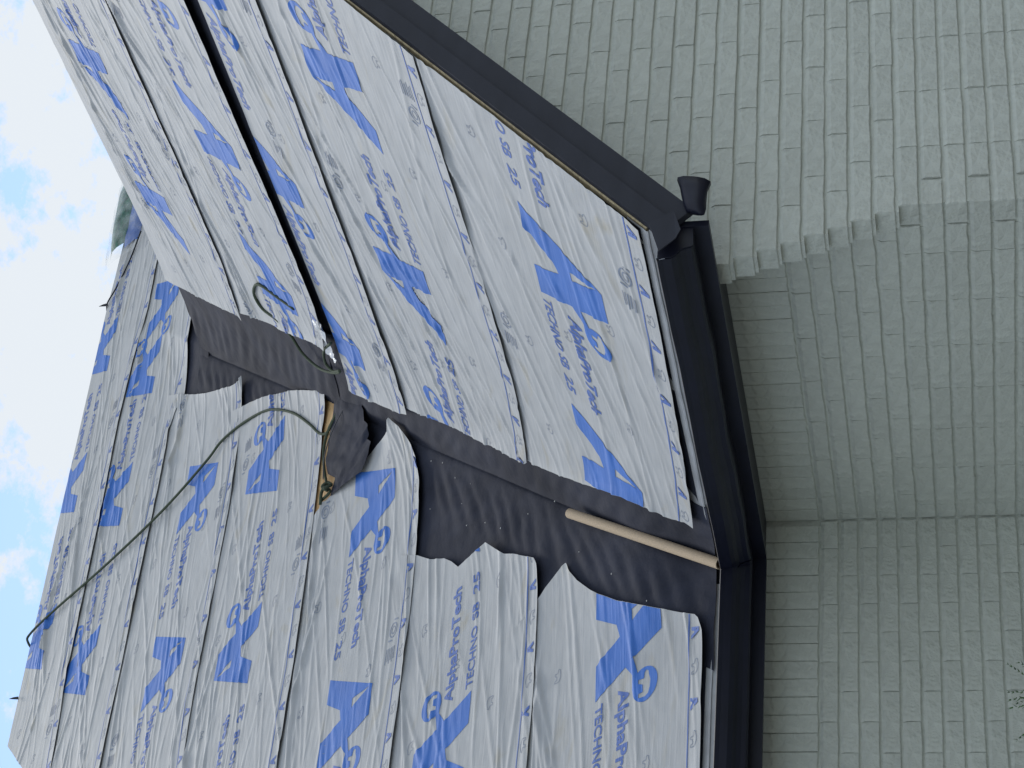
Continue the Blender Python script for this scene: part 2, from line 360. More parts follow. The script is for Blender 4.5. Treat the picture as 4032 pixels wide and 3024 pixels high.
# roof decks ----------------------------------------------------------------
def slab(name, pts, mat_, thick, parent=house):
    a = np.array(pts[0]); n = np.cross(np.array(pts[1])-a, np.array(pts[2])-a); n = n/np.linalg.norm(n)
    if n[2] < 0: n = -n
    return MB().poly_prism([np.array(p) for p in pts], -n*thick).build(name, mat_, parent)
hipk = 0.778
s_hip = lambda t: 5.335 - hipk*(6.193 - np.asarray(t, float))
xv = lambda t: Xe + (mM*t/qM)/m                         # valley X at a main slope length
D0 = -0.004
slab('roof_deck', [PM(0.52, -0.01, D0), PM(xv(0)+0.02, -0.01, D0), PM(xv(TM)+0.02, TM, D0), PM(s_hip(TM), TM, D0)], MAT['felt'], 0.014)
xr0 = XRW*2 - Xe
slab('roof_deck', [PM(xv(TM)+0.03, TM, D0), PM(12.5, TM, D0), PM(16.5, 0, D0), PM(xr0+0.4, 0, D0)], MAT['felt'], 0.014)
yrid = PM(0, TM, 0)[1]; zrid = PM(0, TM, 0)[2]
slab('rear_roof_deck', [(s_hip(TM), yrid, zrid-0.02), (12.5, yrid, zrid-0.02), (15, 16.5, 2.6), (1.0, 16.5, 2.6)], MAT['felt'], 0.02)
slab('hip_roof_deck', [(float(s_hip(TM)), yrid, zrid-0.02), (0.52, Ye, Ze-0.02), (0.0, 16.5, 2.6)], MAT['felt'], 0.02)
yw_end = lambda t: Ye + (m*t/q)/mM                      # valley Y at a wing slope length
slab('wing_roof_deck', [PW(Yr, -0.01, D0), PW(Yr, TW, D0), PW(yw_end(TW)+0.05, TW, D0), PW(yw_end(0)+0.05, -0.01, D0)], MAT['wood'], 0.013)
slab('wing_roof_deck', [(XRW+0.01, Yr, zt(XRW)), (xr0, Yr, Ze), (xr0, yw_end(0), Ze), (XRW+0.01, yw_end(TW), zt(XRW))], MAT['felt'], 0.014)
# rake boards
def rake(name, o0, o1, y0, y1, mat_, parent):
    a = PW(y0, -0.06, o0), PW(y0, TW, o0), PW(y0, TW+0.0, o1), PW(y0, -0.06, o1)
    return MB().poly_prism(a, (0, y1-y0, 0)).build(name, mat_, parent)
rk = rake('rake_board', -0.009, -0.064, Yr-0.022, Yr+0.004, MAT['fascia'], house)
rake('frieze_board', -0.055, -0.136, Yr-0.008, Yr+0.016, MAT['fascia'], house)
MB().poly_prism([PW(Yr+0.01, 0.0, -0.128), PW(Yr+0.01, TW, -0.128), PW(Yg+0.03, TW, -0.128), PW(Yg+0.03, 0.0, -0.128)], tuple(-nrmW*0.012)).build('rake_soffit', MAT['fascia'], house)
ro = MB().poly_prism([(XRW, Yr-0.02, zt(XRW)-0.02), (xr0+0.05, Yr-0.02, Ze-0.07), (xr0+0.05, Yr-0.02, Ze-0.26), (XRW, Yr-0.02, zt(XRW)-0.21)], (0, 0.03, 0)).build('rake_board', MAT['fascia'], house)
# eave fascia and soffit
ZS = H + 7*p_ + 0.19
MB().box((Xe+0.012, Yr+0.02, ZS-0.02), (Xe+0.032, Ye+0.012, Ze-0.02)).build('eave_fascia', MAT['gutter'], house)
MB().box((0.6, Ye+0.012, ZS-0.02), (Xe+0.012, Ye+0.032, Ze-0.02)).build('eave_fascia', MAT['gutter'], house)
MB().box((Xe+0.032, Yg+0.09, ZS), (Xs+0.11, Ym, ZS+0.01)).build('soffit', MAT['gutter'], house)
MB().box((0.6, Ye+0.032, ZS+0.0005), (Xe+0.05, Ym+0.11, ZS+0.0105)).build('soffit', MAT['gutter'], house)
# gutters: ogee profile, (out, up) from the fascia
prof = [(0.0, -0.002), (0.0, -0.098), (0.060, -0.100), (0.066, -0.095), (0.069, -0.080), (0.077, -0.065), (0.092, -0.054), (0.101, -0.040), (0.104, -0.016), (0.108, -0.002), (0.100, 0.001), (0.096, -0.005)]
def gutter(name, org, dirv, length, ax, wob):
    gm = MB(); n = 26; o = np.array(org, float); dv = np.array(dirv, float); k = len(prof); b = 0
    for i in range(n+1):
        e = length*i/n; dz = wob*(math.sin(i*0.55)+0.6*math.sin(i*1.3+1)); dx = wob*1.6*math.sin(i*0.41+0.5)
        for (a, c) in prof: gm.v.append(o + dv*e + np.array(ax)*(a + (dx if a > 0.05 else 0)) + np.array((0, 0, c + dz*(1 if c < -0.05 else 0.4))))
    for i in range(n):
        for j in range(k-1): gm.f.append((i*k+j, i*k+j+1, (i+1)*k+j+1, (i+1)*k+j))
    ob = gm.build(name, MAT['gutter'], house)
    sm = ob.modifiers.new('thickness', 'SOLIDIFY'); sm.thickness = 0.002; sm.offset = 0
    return ob
ZG = Ze - 0.040
gw = gutter('gutter', (Xe+0.012, Yr+0.03, ZG), (0, 1, 0), Ye-Yr-0.03-0.075, (-1, 0, 0), 0.0022)
gm_ = gutter('gutter', (0.6, Ye+0.012, ZG), (1, 0, 0), Xe-0.6-0.075, (0, -1, 0), 0.0008)
capm = MB().poly_prism([(Xe+0.012-a, Yr+0.028, ZG+c) for a, c in prof[:-2]], (0, -0.003, 0)).build('end_cap', MAT['gutter'], gw)
# mitre piece joining the two gutters in the inside corner
mi = MB()
cx, cy = Xe+0.012, Ye+0.012
for (a, c) in prof: mi.v += [np.array((cx-a, cy-0.087, ZG+c)), np.array((cx-a, cy-a, ZG+c)), np.array((cx-0.087, cy-a, ZG+c))]
for j in range(len(prof)-1):
    for e in (0, 1): mi.f.append((3*j+e, 3*j+e+1, 3*j+e+4, 3*j+e+3))
mi.build('gutter_mitre', MAT['gutter'], house)
# drip edge on both eaves
def drip(name, a, b, ax):
    ax = np.array(ax, float); a = np.array(a, float); b = np.array(b, float); n = 24; o = MB()
    pr = [(-0.05, 0.050), (0.002, -0.002), (0.010, -0.008), (0.010, -0.013), (0.005, -0.015), (0.006, -0.044)]
    for i in range(n+1):
        P = a + (b-a)*i/n; wv = 0.0009*math.sin(i*0.7)+0.0007*math.sin(i*1.9)
        for (u, v) in pr: o.v.append(P + ax*(u+wv*(v < -0.004)) + np.array((0, 0, v + wv)))
    k = len(pr)
    for i in range(n):
        for j in range(k-1): o.f.append((i*k+j, i*k+j+1, (i+1)*k+j+1, (i+1)*k+j))
    return o.build(name, MAT['metal'], house)
drip('drip_edge', (Xe-0.004, Yr, Ze-0.003), (Xe-0.004, Ye-0.10, Ze-0.003), (-1, 0, 0))
drip('drip_edge', (0.62, Ye-0.004, Ze-0.003), (Xe-0.10, Ye-0.004, Ze-0.003), (0, -1, 0))
# bent end flap where the rake meets the gutter
MB().poly_prism([(Xe-0.002, Yr-0.024, Ze-0.020), (Xe+0.028, Yr-0.032, Ze-0.090), (Xe-0.040, Yr-0.032, Ze-0.112), (Xe-0.066, Yr-0.026, Ze-0.098), (Xe-0.104, Yr-0.020, Ze-0.052)], (0, 0.004, 0)).build('corner_flap', MAT['fascia'], house)

# ------------------------------------------------------------------ printed underlayment
def bisect_grid(v2, faces, d, d1=.0052):
    bm = bmesh.new(); vs = [bm.verts.new((a, b, 0)) for a, b in v2]
    for f in faces:
        try: bm.faces.new([vs[i] for i in f])
        except ValueError: pass
    a = np.array(v2); lo, hi = a.min(0), a.max(0)
    for ax in (0, 1):
        d_ = (d, d1)[ax]; x = lo[ax] + d_
        while x < hi[ax]:
            co = [0, 0, 0]; no = [0, 0, 0]; co[ax] = x; no[ax] = 1
            bmesh.ops.bisect_plane(bm, geom=bm.verts[:]+bm.edges[:]+bm.faces[:], plane_co=co, plane_no=no, dist=1e-6); x += d_
    bm.verts.ensure_lookup_table(); bm.verts.index_update()
    V = np.array([(v.co.x, v.co.y) for v in bm.verts]); Fc = [tuple(v.index for v in f.verts) for f in bm.faces]
    bm.free(); return V, Fc
def fill_poly(outer, holes=()):
    cu = bpy.data.curves.new('fill', 'CURVE'); cu.dimensions = '2D'; cu.fill_mode = 'BOTH'
    for pl in [outer] + list(holes):
        sp = cu.splines.new('POLY'); sp.points.add(len(pl)-1); sp.use_cyclic_u = True
        for i, (a, b) in enumerate(pl): sp.points[i].co = (a, b, 0, 1)
    return curve2d(cu)
def curve2d(cu):
    o = bpy.data.objects.new('tmp', cu); COL.objects.link(o); dg = bpy.context.evaluated_depsgraph_get()
    me = bpy.data.meshes.new_from_object(o.evaluated_get(dg))
    v = [(p.co.x, p.co.y) for p in me.vertices]; f = [tuple(p.vertices) for p in me.polygons]
    bpy.data.objects.remove(o); bpy.data.meshes.remove(me); return v, f
def merge(parts):
    V = []; Fc = []
    for v, f in parts: b = len(V); V += list(v); Fc += [tuple(b+i for i in q_) for q_ in f]
    return V, Fc
def text2d(s, a0, a1, b0, b1, off):
    cu = bpy.data.curves.new('txt', 'FONT'); cu.body = s; cu.size = 1; cu.offset = off; cu.resolution_u = 3
    v, f = curve2d(cu); a = np.array(v); cap = 0.73
    x0, x1 = a[:, 0].min(), a[:, 0].max()
    a[:, 0] = a0 + (a[:, 0]-x0)/(x1-x0)*(a1-a0); a[:, 1] = b0 + a[:, 1]/cap*(b1-b0)
    return bisect_grid(a.tolist(), f, 0.022)
A_out = [(0, 0), (.12, 0), (.19, .122), (.243, .140), (.305, 0), (.445, 0), (.30, .37), (.155, .37)]
A_cnt = [(.156, .345), (.169, .217), (.212, .217)]
EC, ER = (.480, .283), .067
ell = [(EC[0]+ER*.96*math.cos(2*math.pi*i/28), EC[1]+ER*math.sin(2*math.pi*i/28)) for i in range(28)]
WALK = [(-2.7, .5), (-2.3, 1.1), (-1.5, 1.2), (-.4, 1.55), (1.0, 1.45), (2.1, 1.0), (2.45, .2), (2.3, -1.5), (1.5, -1.5), (1.35, -.4), (-.1, -.5), (-.5, -1.5), (-1.3, -1.5), (-1.2, -.1), (-2.3, .1)]
bear = [(EC[0] + x*.019, EC[1]-.002 + y*.020) for x, y in WALK]
stalk = [(.352, .222), (.374, .172), (.428, .221), (.480, .214), (.520, .238), (.475, .232), (.425, .246)]
LOGO = bisect_grid(*merge([fill_poly(A_out, [A_cnt]), fill_poly(ell, [bear]), fill_poly(stalk)]), 0.022)
TXT = [text2d('AlphaProTech', .452, .966, .137, .197, 0.032), text2d('TECHNO', .464, .738, .002, .048, 0.02), text2d('SB', .768, .842, .002, .048, 0.02), text2d('25', .884, .976, .002, .048, 0.02)]
def strokes(pl, wd, closed=True):
    V = []; Fc = []; n = len(pl)
    for i in range(n if closed else n-1):
        a = np.array(pl[i]); b = np.array(pl[(i+1) % n]); d = b-a; d = d/(np.linalg.norm(d)+1e-9); p = np.array((-d[1], d[0]))*wd/2
        k = len(V); V += [tuple(a-p), tuple(b-p), tuple(b+p), tuple(a+p)]; Fc.append((k, k+1, k+2, k+3))
    return V, Fc
BEAR = strokes([(x*.0105, y*.0115) for x, y in WALK], 0.0024)
SMALLA = fill_poly([(a*.105-.024, b*.12-.022) for a, b in A_out], [[(a*.105-.024, b*.12-.022) for a, b in A_cnt]])
circ = lambda r, c=(0, 0), k=1.0: [(c[0]+r*math.cos(2*math.pi*i/14), c[1]+k*r*math.sin(2*math.pi*i/14)) for i in range(14)]
NOTE = merge([strokes(circ(.034, k=.8), .006), strokes(circ(.018, k=.8), .005), strokes([(-.05, .0), (-.045, .03)], .008, False), strokes([(.05, 0), (.045, -.03)], .008, False)]
             + [strokes([(.085, .026-.0115*i), (.085+.06+.012*(i % 2), .026-.0115*i)], .0045, False) for i in range(6)])

class Sheet:
    def __init__(self, P, tb, tt, s0, end, seed, base=0.0, extra=None, ang=(0.2, 0.2), amp=1.0, dense=22):
        self.P = P; self.tt = tt; self.seed = seed; self.base = base; self.extra = extra; self.amp = amp
        self.tbp = np.array(tb if isinstance(tb, list) else [(0, tb), (20, tb)], float)
        e = np.array(sorted((t, s) for s, t in end), float); self.et, self.es = e[:, 0], e[:, 1]
        self.s0 = s0 if callable(s0) else (lambda t, k=s0: np.full_like(np.asarray(t, float), k))
        r = np.random.RandomState(seed); tb_m = self.tbp[:, 1].mean(); smin = float(np.min(self.s0(np.array([tb_m, tt])))); smax = self.es.max()
        area = (smax-smin)*(tt-tb_m); n = int(area*dense)
        self.cr = [(r.uniform(smin, smax), r.uniform(tb_m, tt), r.normal(*ang), 10**r.uniform(-0.55, 0.40), r.uniform(.0058, .0125), r.uniform(.0010, .0052), r.normal(0, .05)) for i in range(n)]
        for i in range(int((smax-smin)*1.3)):           # tension folds fanning out of fasteners under the upper lap
            fs, ft = r.uniform(smin, smax), tt-.14-r.uniform(0, .05); a0 = r.normal(*ang)-np.sign(ang[0])*0.05
            for k in range(r.randint(3, 6)):
                a_ = a0 + r.normal(0, .16); ln = r.uniform(.25, .9); d = ln/2*np.sign(-math.sin(a_)*1.0 or 1)
                self.cr.append((fs+math.cos(a_)*d*np.sign(math.cos(a_)), ft+math.sin(a_)*d, a_, ln, r.uniform(.007, .012), r.uniform(.003, .0075), r.normal(0, .04)))
    def tb(self, s): return np.interp(s, self.tbp[:, 0], self.tbp[:, 1])
    def send(self, t):
        return np.interp(t, self.et, self.es) + 0.004*vnoise(np.asarray(t)*9, np.asarray(t)*0+self.seed, self.seed)
    def Hf(self, s, t):
        s = np.asarray(s, float); t = np.asarray(t, float); h = np.zeros_like(s)
        for (cs, ct, an, ln, wd, am, bend) in self.cr:
            ds = s-cs; dt = t-ct; ca, sa = math.cos(an), math.sin(an); u = ds*ca+dt*sa; v = -ds*sa+dt*ca + bend*u*u/ln
            m_ = (np.abs(u) < ln*.75) & (np.abs(v) < wd*3)
            if m_.any():
                uu = u[m_]/ln; h[m_] += am*np.exp(-(v[m_]/wd)**2)*np.clip(1-(uu*2/1.45)**2, 0, 1)
        sd = self.seed
        h += .0050*vnoise(s*2.4, t*5, sd) + .0022*vnoise(s*9, t*15, sd+1) + .0012*vnoise(s*26, t*38, sd+2)
        h *= self.amp
        tb = self.tb(s); v = np.clip((t-tb)/(self.tt-tb), 0, 1)
        top = sstep(self.tt-.16, self.tt-.07, t); h = h*(1-.75*top)
        h = np.maximum(h, -.0035)
        low = np.exp(-((t-tb)/.05)**2)
        h += .0052 + .009*(1-v)**2*(1-top) + low*(.004+.006*np.maximum(vnoise(s*2.3, s*0+.5, sd+5), -.2)+.003*vnoise(s*8, s*0+.5, sd+6))
        ed = self.send(t)-s; h += np.exp(-np.clip(ed, 0, 9)/.05)*(.006+.016*np.maximum(vnoise(t*5, t*0+.3, sd+7), -.25))
        h += .011*np.exp(-(np.clip(ed, 0, 9)/.32)**2)
        h += self.base
        if self.extra: h += self.extra(s, t)
        return h
    def build(self, name, label, ds=.018, dt=.0060):
        smid = .5*(float(self.s0(np.array([self.tt]))[0]) + self.es.mean())
        tbm = float(self.tb(smid)); nr = int((self.tt-tbm)/dt); v = np.linspace(0, 1, nr+1); tn = tbm + v*(self.tt-tbm)
        s0 = self.s0(tn); se = self.send(tn); nc = int((se.max()-s0.min())/ds); u = np.linspace(0, 1, nc+1)
        S = s0[:, None] + u[None]*(se-s0)[:, None]; T = self.tb(S) + v[:, None]*(self.tt-self.tb(S))
        S = self.s0(T) + u[None]*(self.send(T)-self.s0(T))
        T = T + .007*vnoise(S*2.1, S*0+3.3, self.seed+9)*(1-v[:, None])**6
        self.root = obj(name, grid_mesh(name, self.P(S, T, self.Hf(S, T)), np.stack([S, T], -1)), MAT['sheet'])
        tag(self.root, label, 'underlayment', 'printed underlayment strips on the roof'); return self
    def decal(self, name, tpl, s, t, ds, dt, mat_, off=.0010, kind=None):
        V, Fc = tpl; V = np.asarray(V, float); S = s + ds*V[:, 0]; T = t + dt*V[:, 1]
        return self.place(name, [(S, T, Fc)], mat_, off, kind)
    def place(self, name, items, mat_, off=.0010, kind=None):
        VV = []; UV = []; FF = []; b = 0
        for S, T, Fc in items:
            lo = self.s0(T)+.002; hi = self.send(T)-.002; tl = self.tb(S)+.002
            ok = (S > lo) & (S < hi) & (T > tl) & (T < self.tt-.004)
            S2 = np.clip(S, lo, np.maximum(hi, lo)); T2 = np.clip(T, tl, self.tt-.004)
            hm = self.Hf(S2, T2)
            for da, db_ in ((.010, 0), (-.010, 0), (0, .004), (0, -.004)): hm = np.maximum(hm, self.Hf(S2+da, T2+db_))
            VV.append(self.P(S2, T2, hm+off)); UV.append(np.stack([S2, T2], -1))
            FF += [tuple(b+i for i in f) for f in Fc if any(ok[i] for i in f)]; b += len(S)
        if not FF: return None
        V = np.concatenate(VV); U = np.concatenate(UV)
        used = sorted({i for f in FF for i in f}); mp_ = {o: i for i, o in enumerate(used)}
        o = obj(name, mesh(name, V[used], [tuple(mp_[i] for i in f) for f in FF], U[used], True), mat_, self.root)
        if kind: o['kind'] = kind
        return o
    def prints(self, ors, ds, dt, logo_only=()):
        for i, (s, t) in enumerate(ors):
            self.decal('printed_logo', LOGO, s, t, ds, dt, MAT['ink'])
            if i not in logo_only:
                for tx in TXT: self.decal('printed_lettering', tx, s, t, ds, dt, MAT['letter'])
    def edges(self, ds, dt, phase=0.0, line=.070):
        smin = float(np.min(self.s0(np.array([self.tb(self.es.min())])))); smax = float(self.es.max())
        n = int((smax-smin)/.02); S = np.linspace(smin, smax, n+1); T = self.tb(S)+line
        Sx = np.concatenate([S, S]); Tx = np.concatenate([T-.003, T+.003]); Fc = [(i, i+1, n+2+i, n+1+i) for i in range(n)]
        self.place('edge_line', [(Sx, Tx, Fc)], MAT['letter'])
        A = []; B = []; k = 0; s = math.floor(smin/.1325)*.1325+phase
        VA, FA = np.array(SMALLA[0]), SMALLA[1]; VB, FB = np.array(BEAR[0]), BEAR[1]; VN, FN = np.array(NOTE[0]), NOTE[1]
        while s < smax:
            t0 = float(self.tb(s))+.037
            if k % 2: A.append((s+ds*VA[:, 0], t0+dt*VA[:, 1], FA))
            else: B.append((s+ds*VB[:, 0], t0+dt*VB[:, 1], FB))
            if k % 2 == 0:
                for r_ in range(3):
                    tt_ = float(self.tb(s)) + .285+.27*r_
                    if tt_ < self.tt-.1 and (k//2+r_) % 2: B.append((s+ds*VB[:, 0], tt_+dt*VB[:, 1], FB))
            if k % 16 == 3: B.append((s+ds*VN[:, 0], float(self.tb(s))+.125+dt*VN[:, 1], FN))
            if k % 16 == 10: B.append((s+ds*VN[:, 0], self.tt-.23+dt*VN[:, 1], FN))
            s += .1325; k += 1
        if A: self.place('edge_marks', A, MAT['letter'], .0012, 'stuff')
        if B: self.place('small_markings', B, MAT['faint'], .0008, 'stuff')
UPM, INM, UPW, INW = (1, 1), (-1, -1), (-1, 1), (1, -1)
SM, SW = (0.15, 0.14), (-0.28, 0.15)
lim = lambda a: (lambda t: np.maximum(s_hip(t)-.012, a))
per = 1.06
def rng_or(s, t, n0, n1, d): return [(s+per*i*d, t) for i in range(n0, n1)]
# main slope, from the eave up
s1 = Sheet(PMv, 0.0, 1.11, lim(1.9), [(3.560, -.01), (3.614, .007), (3.653, .024), (3.675, .044), (3.710, .112), (3.752, .19), (3.825, .33), (3.894, .456), (3.973, .579), (4.008, .625), (4.089, .715), (4.149, .765), (4.188, .784), (4.196, .790), (4.191, .82), (4.174, .865), (4.148, .922), (4.128, .951), (4.05, 1.11)], 11, 0, None, SM)
s1.build('underlayment_strip', 'lowest printed strip along the gutter of the slope left of the valley'); s1.prints(rng_or(3.992, .587, 0, 3, -1), *INM); s1.edges(*INM, .03)
s2 = Sheet(PMv, .964, 2.05, lim(1.9), [(4.132, .94), (4.20, .966), (4.263, .972), (4.303, .992), (4.388, 1.135), (4.423, 1.213), (4.478, 1.282), (4.534, 1.348), (4.528, 1.416), (4.52, 1.561), (4.571, 1.62), (4.613, 1.682), (4.658, 1.793), (4.725, 1.898), (4.79, 2.05)], 12, 0, None, SM)
s2.build('underlayment_strip', 'second strip above the eave left of the valley, with a ragged torn end'); s2.prints(rng_or(3.45, 1.388, -1, 2, 1), *UPM); s2.edges(*UPM, .08)
tipl = lambda s, t: .035*np.exp(-((s-5.50)**2+(t-2.14)**2)/(2*.10**2))
s3 = Sheet(PMv, [(0, 1.913), (4.1, 1.913), (5.0, 1.905), (5.2, 1.90)], 3.01, lim(1.9), [(5.05, 1.88), (5.12, 1.905), (5.22, 1.935), (5.31, 1.98), (5.423, 2.05), (5.522, 2.147), (5.458, 2.160), (5.469, 2.298), (5.445, 2.481), (5.44, 2.66), (5.402, 2.853), (5.33, 3.01)], 13, 0, tipl, SM)
s3.build('underlayment_strip', 'third strip left of the valley, its curled pointed corner lifting over the black felt'); s3.prints([(5.433, 2.514), (4.365, 2.514), (3.30, 2.51)], *INM); s3.edges(*INM, .05)
s4 = Sheet(PMv, [(0, 2.86), (4.6, 2.862), (5.0, 2.88), (5.5, 2.892), (5.85, 2.885), (6.0, 2.845)], 3.98, lim(1.9), [(5.93, 2.78), (5.957, 2.829), (6.06, 2.845), (6.08, 2.87), (6.105, 2.942), (6.284, 3.265), (6.409, 3.554), (6.486, 3.767), (6.508, 3.863), (6.55, 4.0)], 14, .004, None, SM)
s4.build('underlayment_strip', 'fourth strip left of the valley, ending beside bare board, crossed by the rope'); s4.prints([(4.643, 3.295), (5.734, 3.332), (3.56, 3.28)], *UPM); s4.edges(*UPM, .0)
s5 = Sheet(PMv, [(0, 3.80), (4.39, 3.807), (4.77, 3.845), (6.02, 3.856), (6.32, 3.872), (6.65, 3.882)], 4.92, lim(1.9), [(6.60, 3.78), (6.66, 3.84), (6.71, 3.878), (6.695, 3.92), (6.723, 4.026), (6.871, 4.384), (7.09, 4.80), (7.15, 4.93)], 15, 0, None, SM)
s5.build('underlayment_strip', 'fifth strip left of the valley, a narrow tab sticking out at its end'); s5.prints([(6.436, 4.467), (5.352, 4.443), (4.27, 4.42)], *INM); s5.edges(*INM, .07)
s6 = Sheet(PMv, [(0, 4.77), (4.72, 4.787), (5.26, 4.806), (6.3, 4.824), (6.86, 4.832), (7.08, 4.78), (7.45, 4.71)], 5.66, lim(1.9), [(7.36, 4.66), (7.50, 4.70), (7.80, 4.75), (8.0, 4.80), (8.2, 4.945), (8.45, 5.201), (8.75, 5.48), (8.95, 5.66)], 16, 0, None, SM)
s6.build('underlayment_strip', 'second strip below the highest ridge, wide end lying on the upper valley felt'); s6.prints([(7.30, 5.18), (6.396, 5.247), (5.294, 5.215)], *UPM, (0,)); s6.prints([(8.26, 5.42)], *INM, (0,)); s6.edges(*UPM, .02)
s7 = Sheet(PMv, [(0, 5.43), (4.94, 5.444), (5.44, 5.525), (6.65, 5.538), (7.24, 5.565), (7.7, 5.54), (8.1, 5.48), (8.5, 5.48), (12, 5.5)], TM+.004, lim(1.9), [(10.6, 5.0), (10.7, 6.3)], 17, 0, None, SM)
s7.build('underlayment_strip', 'topmost strip along the highest ridge, under the wrapped bundle'); s7.prints([(5.72, 5.925), (6.822, 5.98), (7.87, 5.95), (8.95, 5.93)], *UPM); s7.edges(*UPM, .06)
# wing slope, from the eave up
w1 = Sheet(PWv, [(4, 0), (5.4, .004), (5.8, .016), (6.05, .03)], 1.20, Yr-.004, [(6.0, -.01), (6.013, 0), (6.03, .073), (6.105, .175), (6.15, .285), (6.222, .422), (6.364, .625), (6.519, .849), (6.627, 1.027), (6.70, 1.2)], 21, 0, None, SW)
w1.build('underlayment_strip', 'lowest printed strip along the gutter of the slope right of the valley'); w1.prints(rng_or(4.857, .66, -1, 2, 1), *INW); w1.edges(*INW, .02)
w2 = Sheet(PWv, [(4, 1.045), (6.1, 1.037), (6.7, 1.07)], 2.22, Yr-.010, [(6.60, 1.03), (6.66, 1.075), (6.70, 1.13), (6.76, 1.26), (6.851, 1.405), (7.013, 1.674), (7.255, 2.064), (7.33, 2.22)], 22, 0, None, SW)
w2.build('underlayment_strip', 'second strip above the eave right of the valley, wrapped over the rake edge'); w2.prints([(5.25, 1.505), (6.335, 1.510), (7.42, 1.515)], *UPW); w2.edges(*UPW, .05)
w3 = Sheet(PWv, [(4, 2.09), (6.7, 2.105), (7.3, 2.08)], 2.690, Yr-.006, [(7.25, 2.05), (7.299, 2.083), (7.37, 2.171), (7.544, 2.45), (7.687, 2.658), (7.69, 2.7)], 23, .001, None, SW)
w3.build('underlayment_strip', 'third strip right of the valley, just below the wide black gap'); w3.prints([(5.938, 2.803), (7.015, 2.797), (4.829, 2.79)], *INW); w3.edges(*INW, .09)
w4 = Sheet(PWv, [(4, 2.755), (5.25, 2.749), (6.1, 2.728), (7.08, 2.70), (7.42, 2.745)], 3.85, Yr-.008, [(7.40, 2.68), (7.42, 2.79), (7.63, 3.131), (7.796, 3.41), (7.996, 3.73), (8.07, 3.85)], 24, .018, None, SW)
w4.build('underlayment_strip', 'fourth strip right of the valley, just above the wide black gap'); w4.prints([(6.053, 3.30), (7.055, 3.317), (5.02, 3.29)], *INW); w4.edges(*INW, .04)
w5 = Sheet(PWv, [(4, 3.69), (5.83, 3.70), (6.9, 3.722), (7.55, 3.73), (8.08, 3.775)], TW+.004, Yr-.008, [(8.05, 3.7), (8.079, 3.777), (8.078, 3.813), (8.336, 4.257), (8.596, 4.762), (8.63, 4.85)], 25, .018, None, SW)
w5.build('underlayment_strip', 'topmost strip along the ridge right of the valley'); w5.prints([(6.895, 4.163), (7.927, 4.202), (5.84, 4.14)], *UPW); w5.edges(*UPW, .01)

# ------------------------------------------------------------------ black felt
def felt(name, label, t0, t1, em, ew, seed, fm, fw):
    """felt folded through the valley: t along the main slope, e across (left negative)"""
    nt_, ne = int((t1-t0)/.02), 90
    T = np.linspace(t0, t1, nt_+1)[:, None]; U = np.linspace(-1, 1, ne+1)[None]
    E = np.where(U < 0, U*em(T), U*ew(T))
    jag = .012*vnoise(T*9, T*0, seed)*(np.abs(U) > .98)
    E = E + jag
    z = mM*T/qM
    Xv = Xe + z/m; Yv = Ye + T/qM
    bl = np.sqrt(E*E + .0026) - .051                    # soft fold
    ns = .008*vnoise(T*4+E*3, E*4, seed+1) + .008*vnoise(T*11+E*7, E*5-T*4, seed+2) + .003*vnoise(T*30, E*30, seed+3)
    rip = .006*np.abs(np.sin((T*1.0+np.abs(E)*0.35)*26 + 3*vnoise(T*3, E*3, seed+4)))*sstep(.03, .2, np.abs(E))
    fade = np.where(E < 0, 1-.92*sstep(fm, fm+.14, -E), 1-.92*sstep(fw, fw+.14, E))
    hh = .0025 + np.maximum(ns+1.3*rip, -.001)*sstep(0, .12, np.abs(E)+.02)*fade
    x = np.where(E < 0, Xv+np.minimum(E, 0)+0*T, Xv+0*E); y = np.where(E < 0, Yv+0*E, Yv-np.maximum(E, 0))
    P = np.stack([x, y, Ze + z + 0*E], -1)
    wgt = .5+.5*np.tanh(E/.05)
    nn = nrmM[None, None]*(1-wgt[..., None]) + nrmW[None, None]*wgt[..., None]
    cv = np.array((-.45, -.6, .66)); sag = .035*np.exp(-np.abs(E)/.045)
    lift = np.exp(-np.abs(E)/.3)*sstep(0, .4, T)
    P = P + nn*hh[..., None] + cv*sag[..., None]*.25 + (nrmM*.07*(1-wgt[..., None]) + nrmW*.05*wgt[..., None])*lift[..., None]*np.where(np.abs(E) < .06, 1.0, 1.0)[..., None]
    o = obj(name, grid_mesh(name, P, np.stack([E+0*T, T+0*E], -1)), MAT['felt']); tag(o, label, 'roofing felt'); return o
felt('valley_felt', 'wrinkled black felt lining the lower valley, cardboard tube lying on it', -.03, 2.84, lambda t: .42+.16*sstep(0, .25, t)+0*t, lambda t: .34+.30*sstep(0, .3, t)+0*t, 31, .26, .12)
felt('valley_felt', 'wrinkled black felt lining the upper valley below the rope coil', 2.72, 4.55, lambda t: .75+0*t, lambda t: .98+0*t, 32, .20, .34)
ps = np.linspace(6.75, 8.3, 80)[None]; pt = np.linspace(4.42, 5.05, 34)[:, None]
o = obj('valley_felt', grid_mesh('valley_felt', PMv(ps+0*pt, pt+0*ps, .003+.006*np.abs(vnoise(ps*6+0*pt, pt*9+0*ps, 91))), np.stack([ps+0*pt, pt+0*ps], -1)), MAT['felt']); tag(o, 'small black felt patch where the lower ridge dies into the main slope', 'roofing felt')
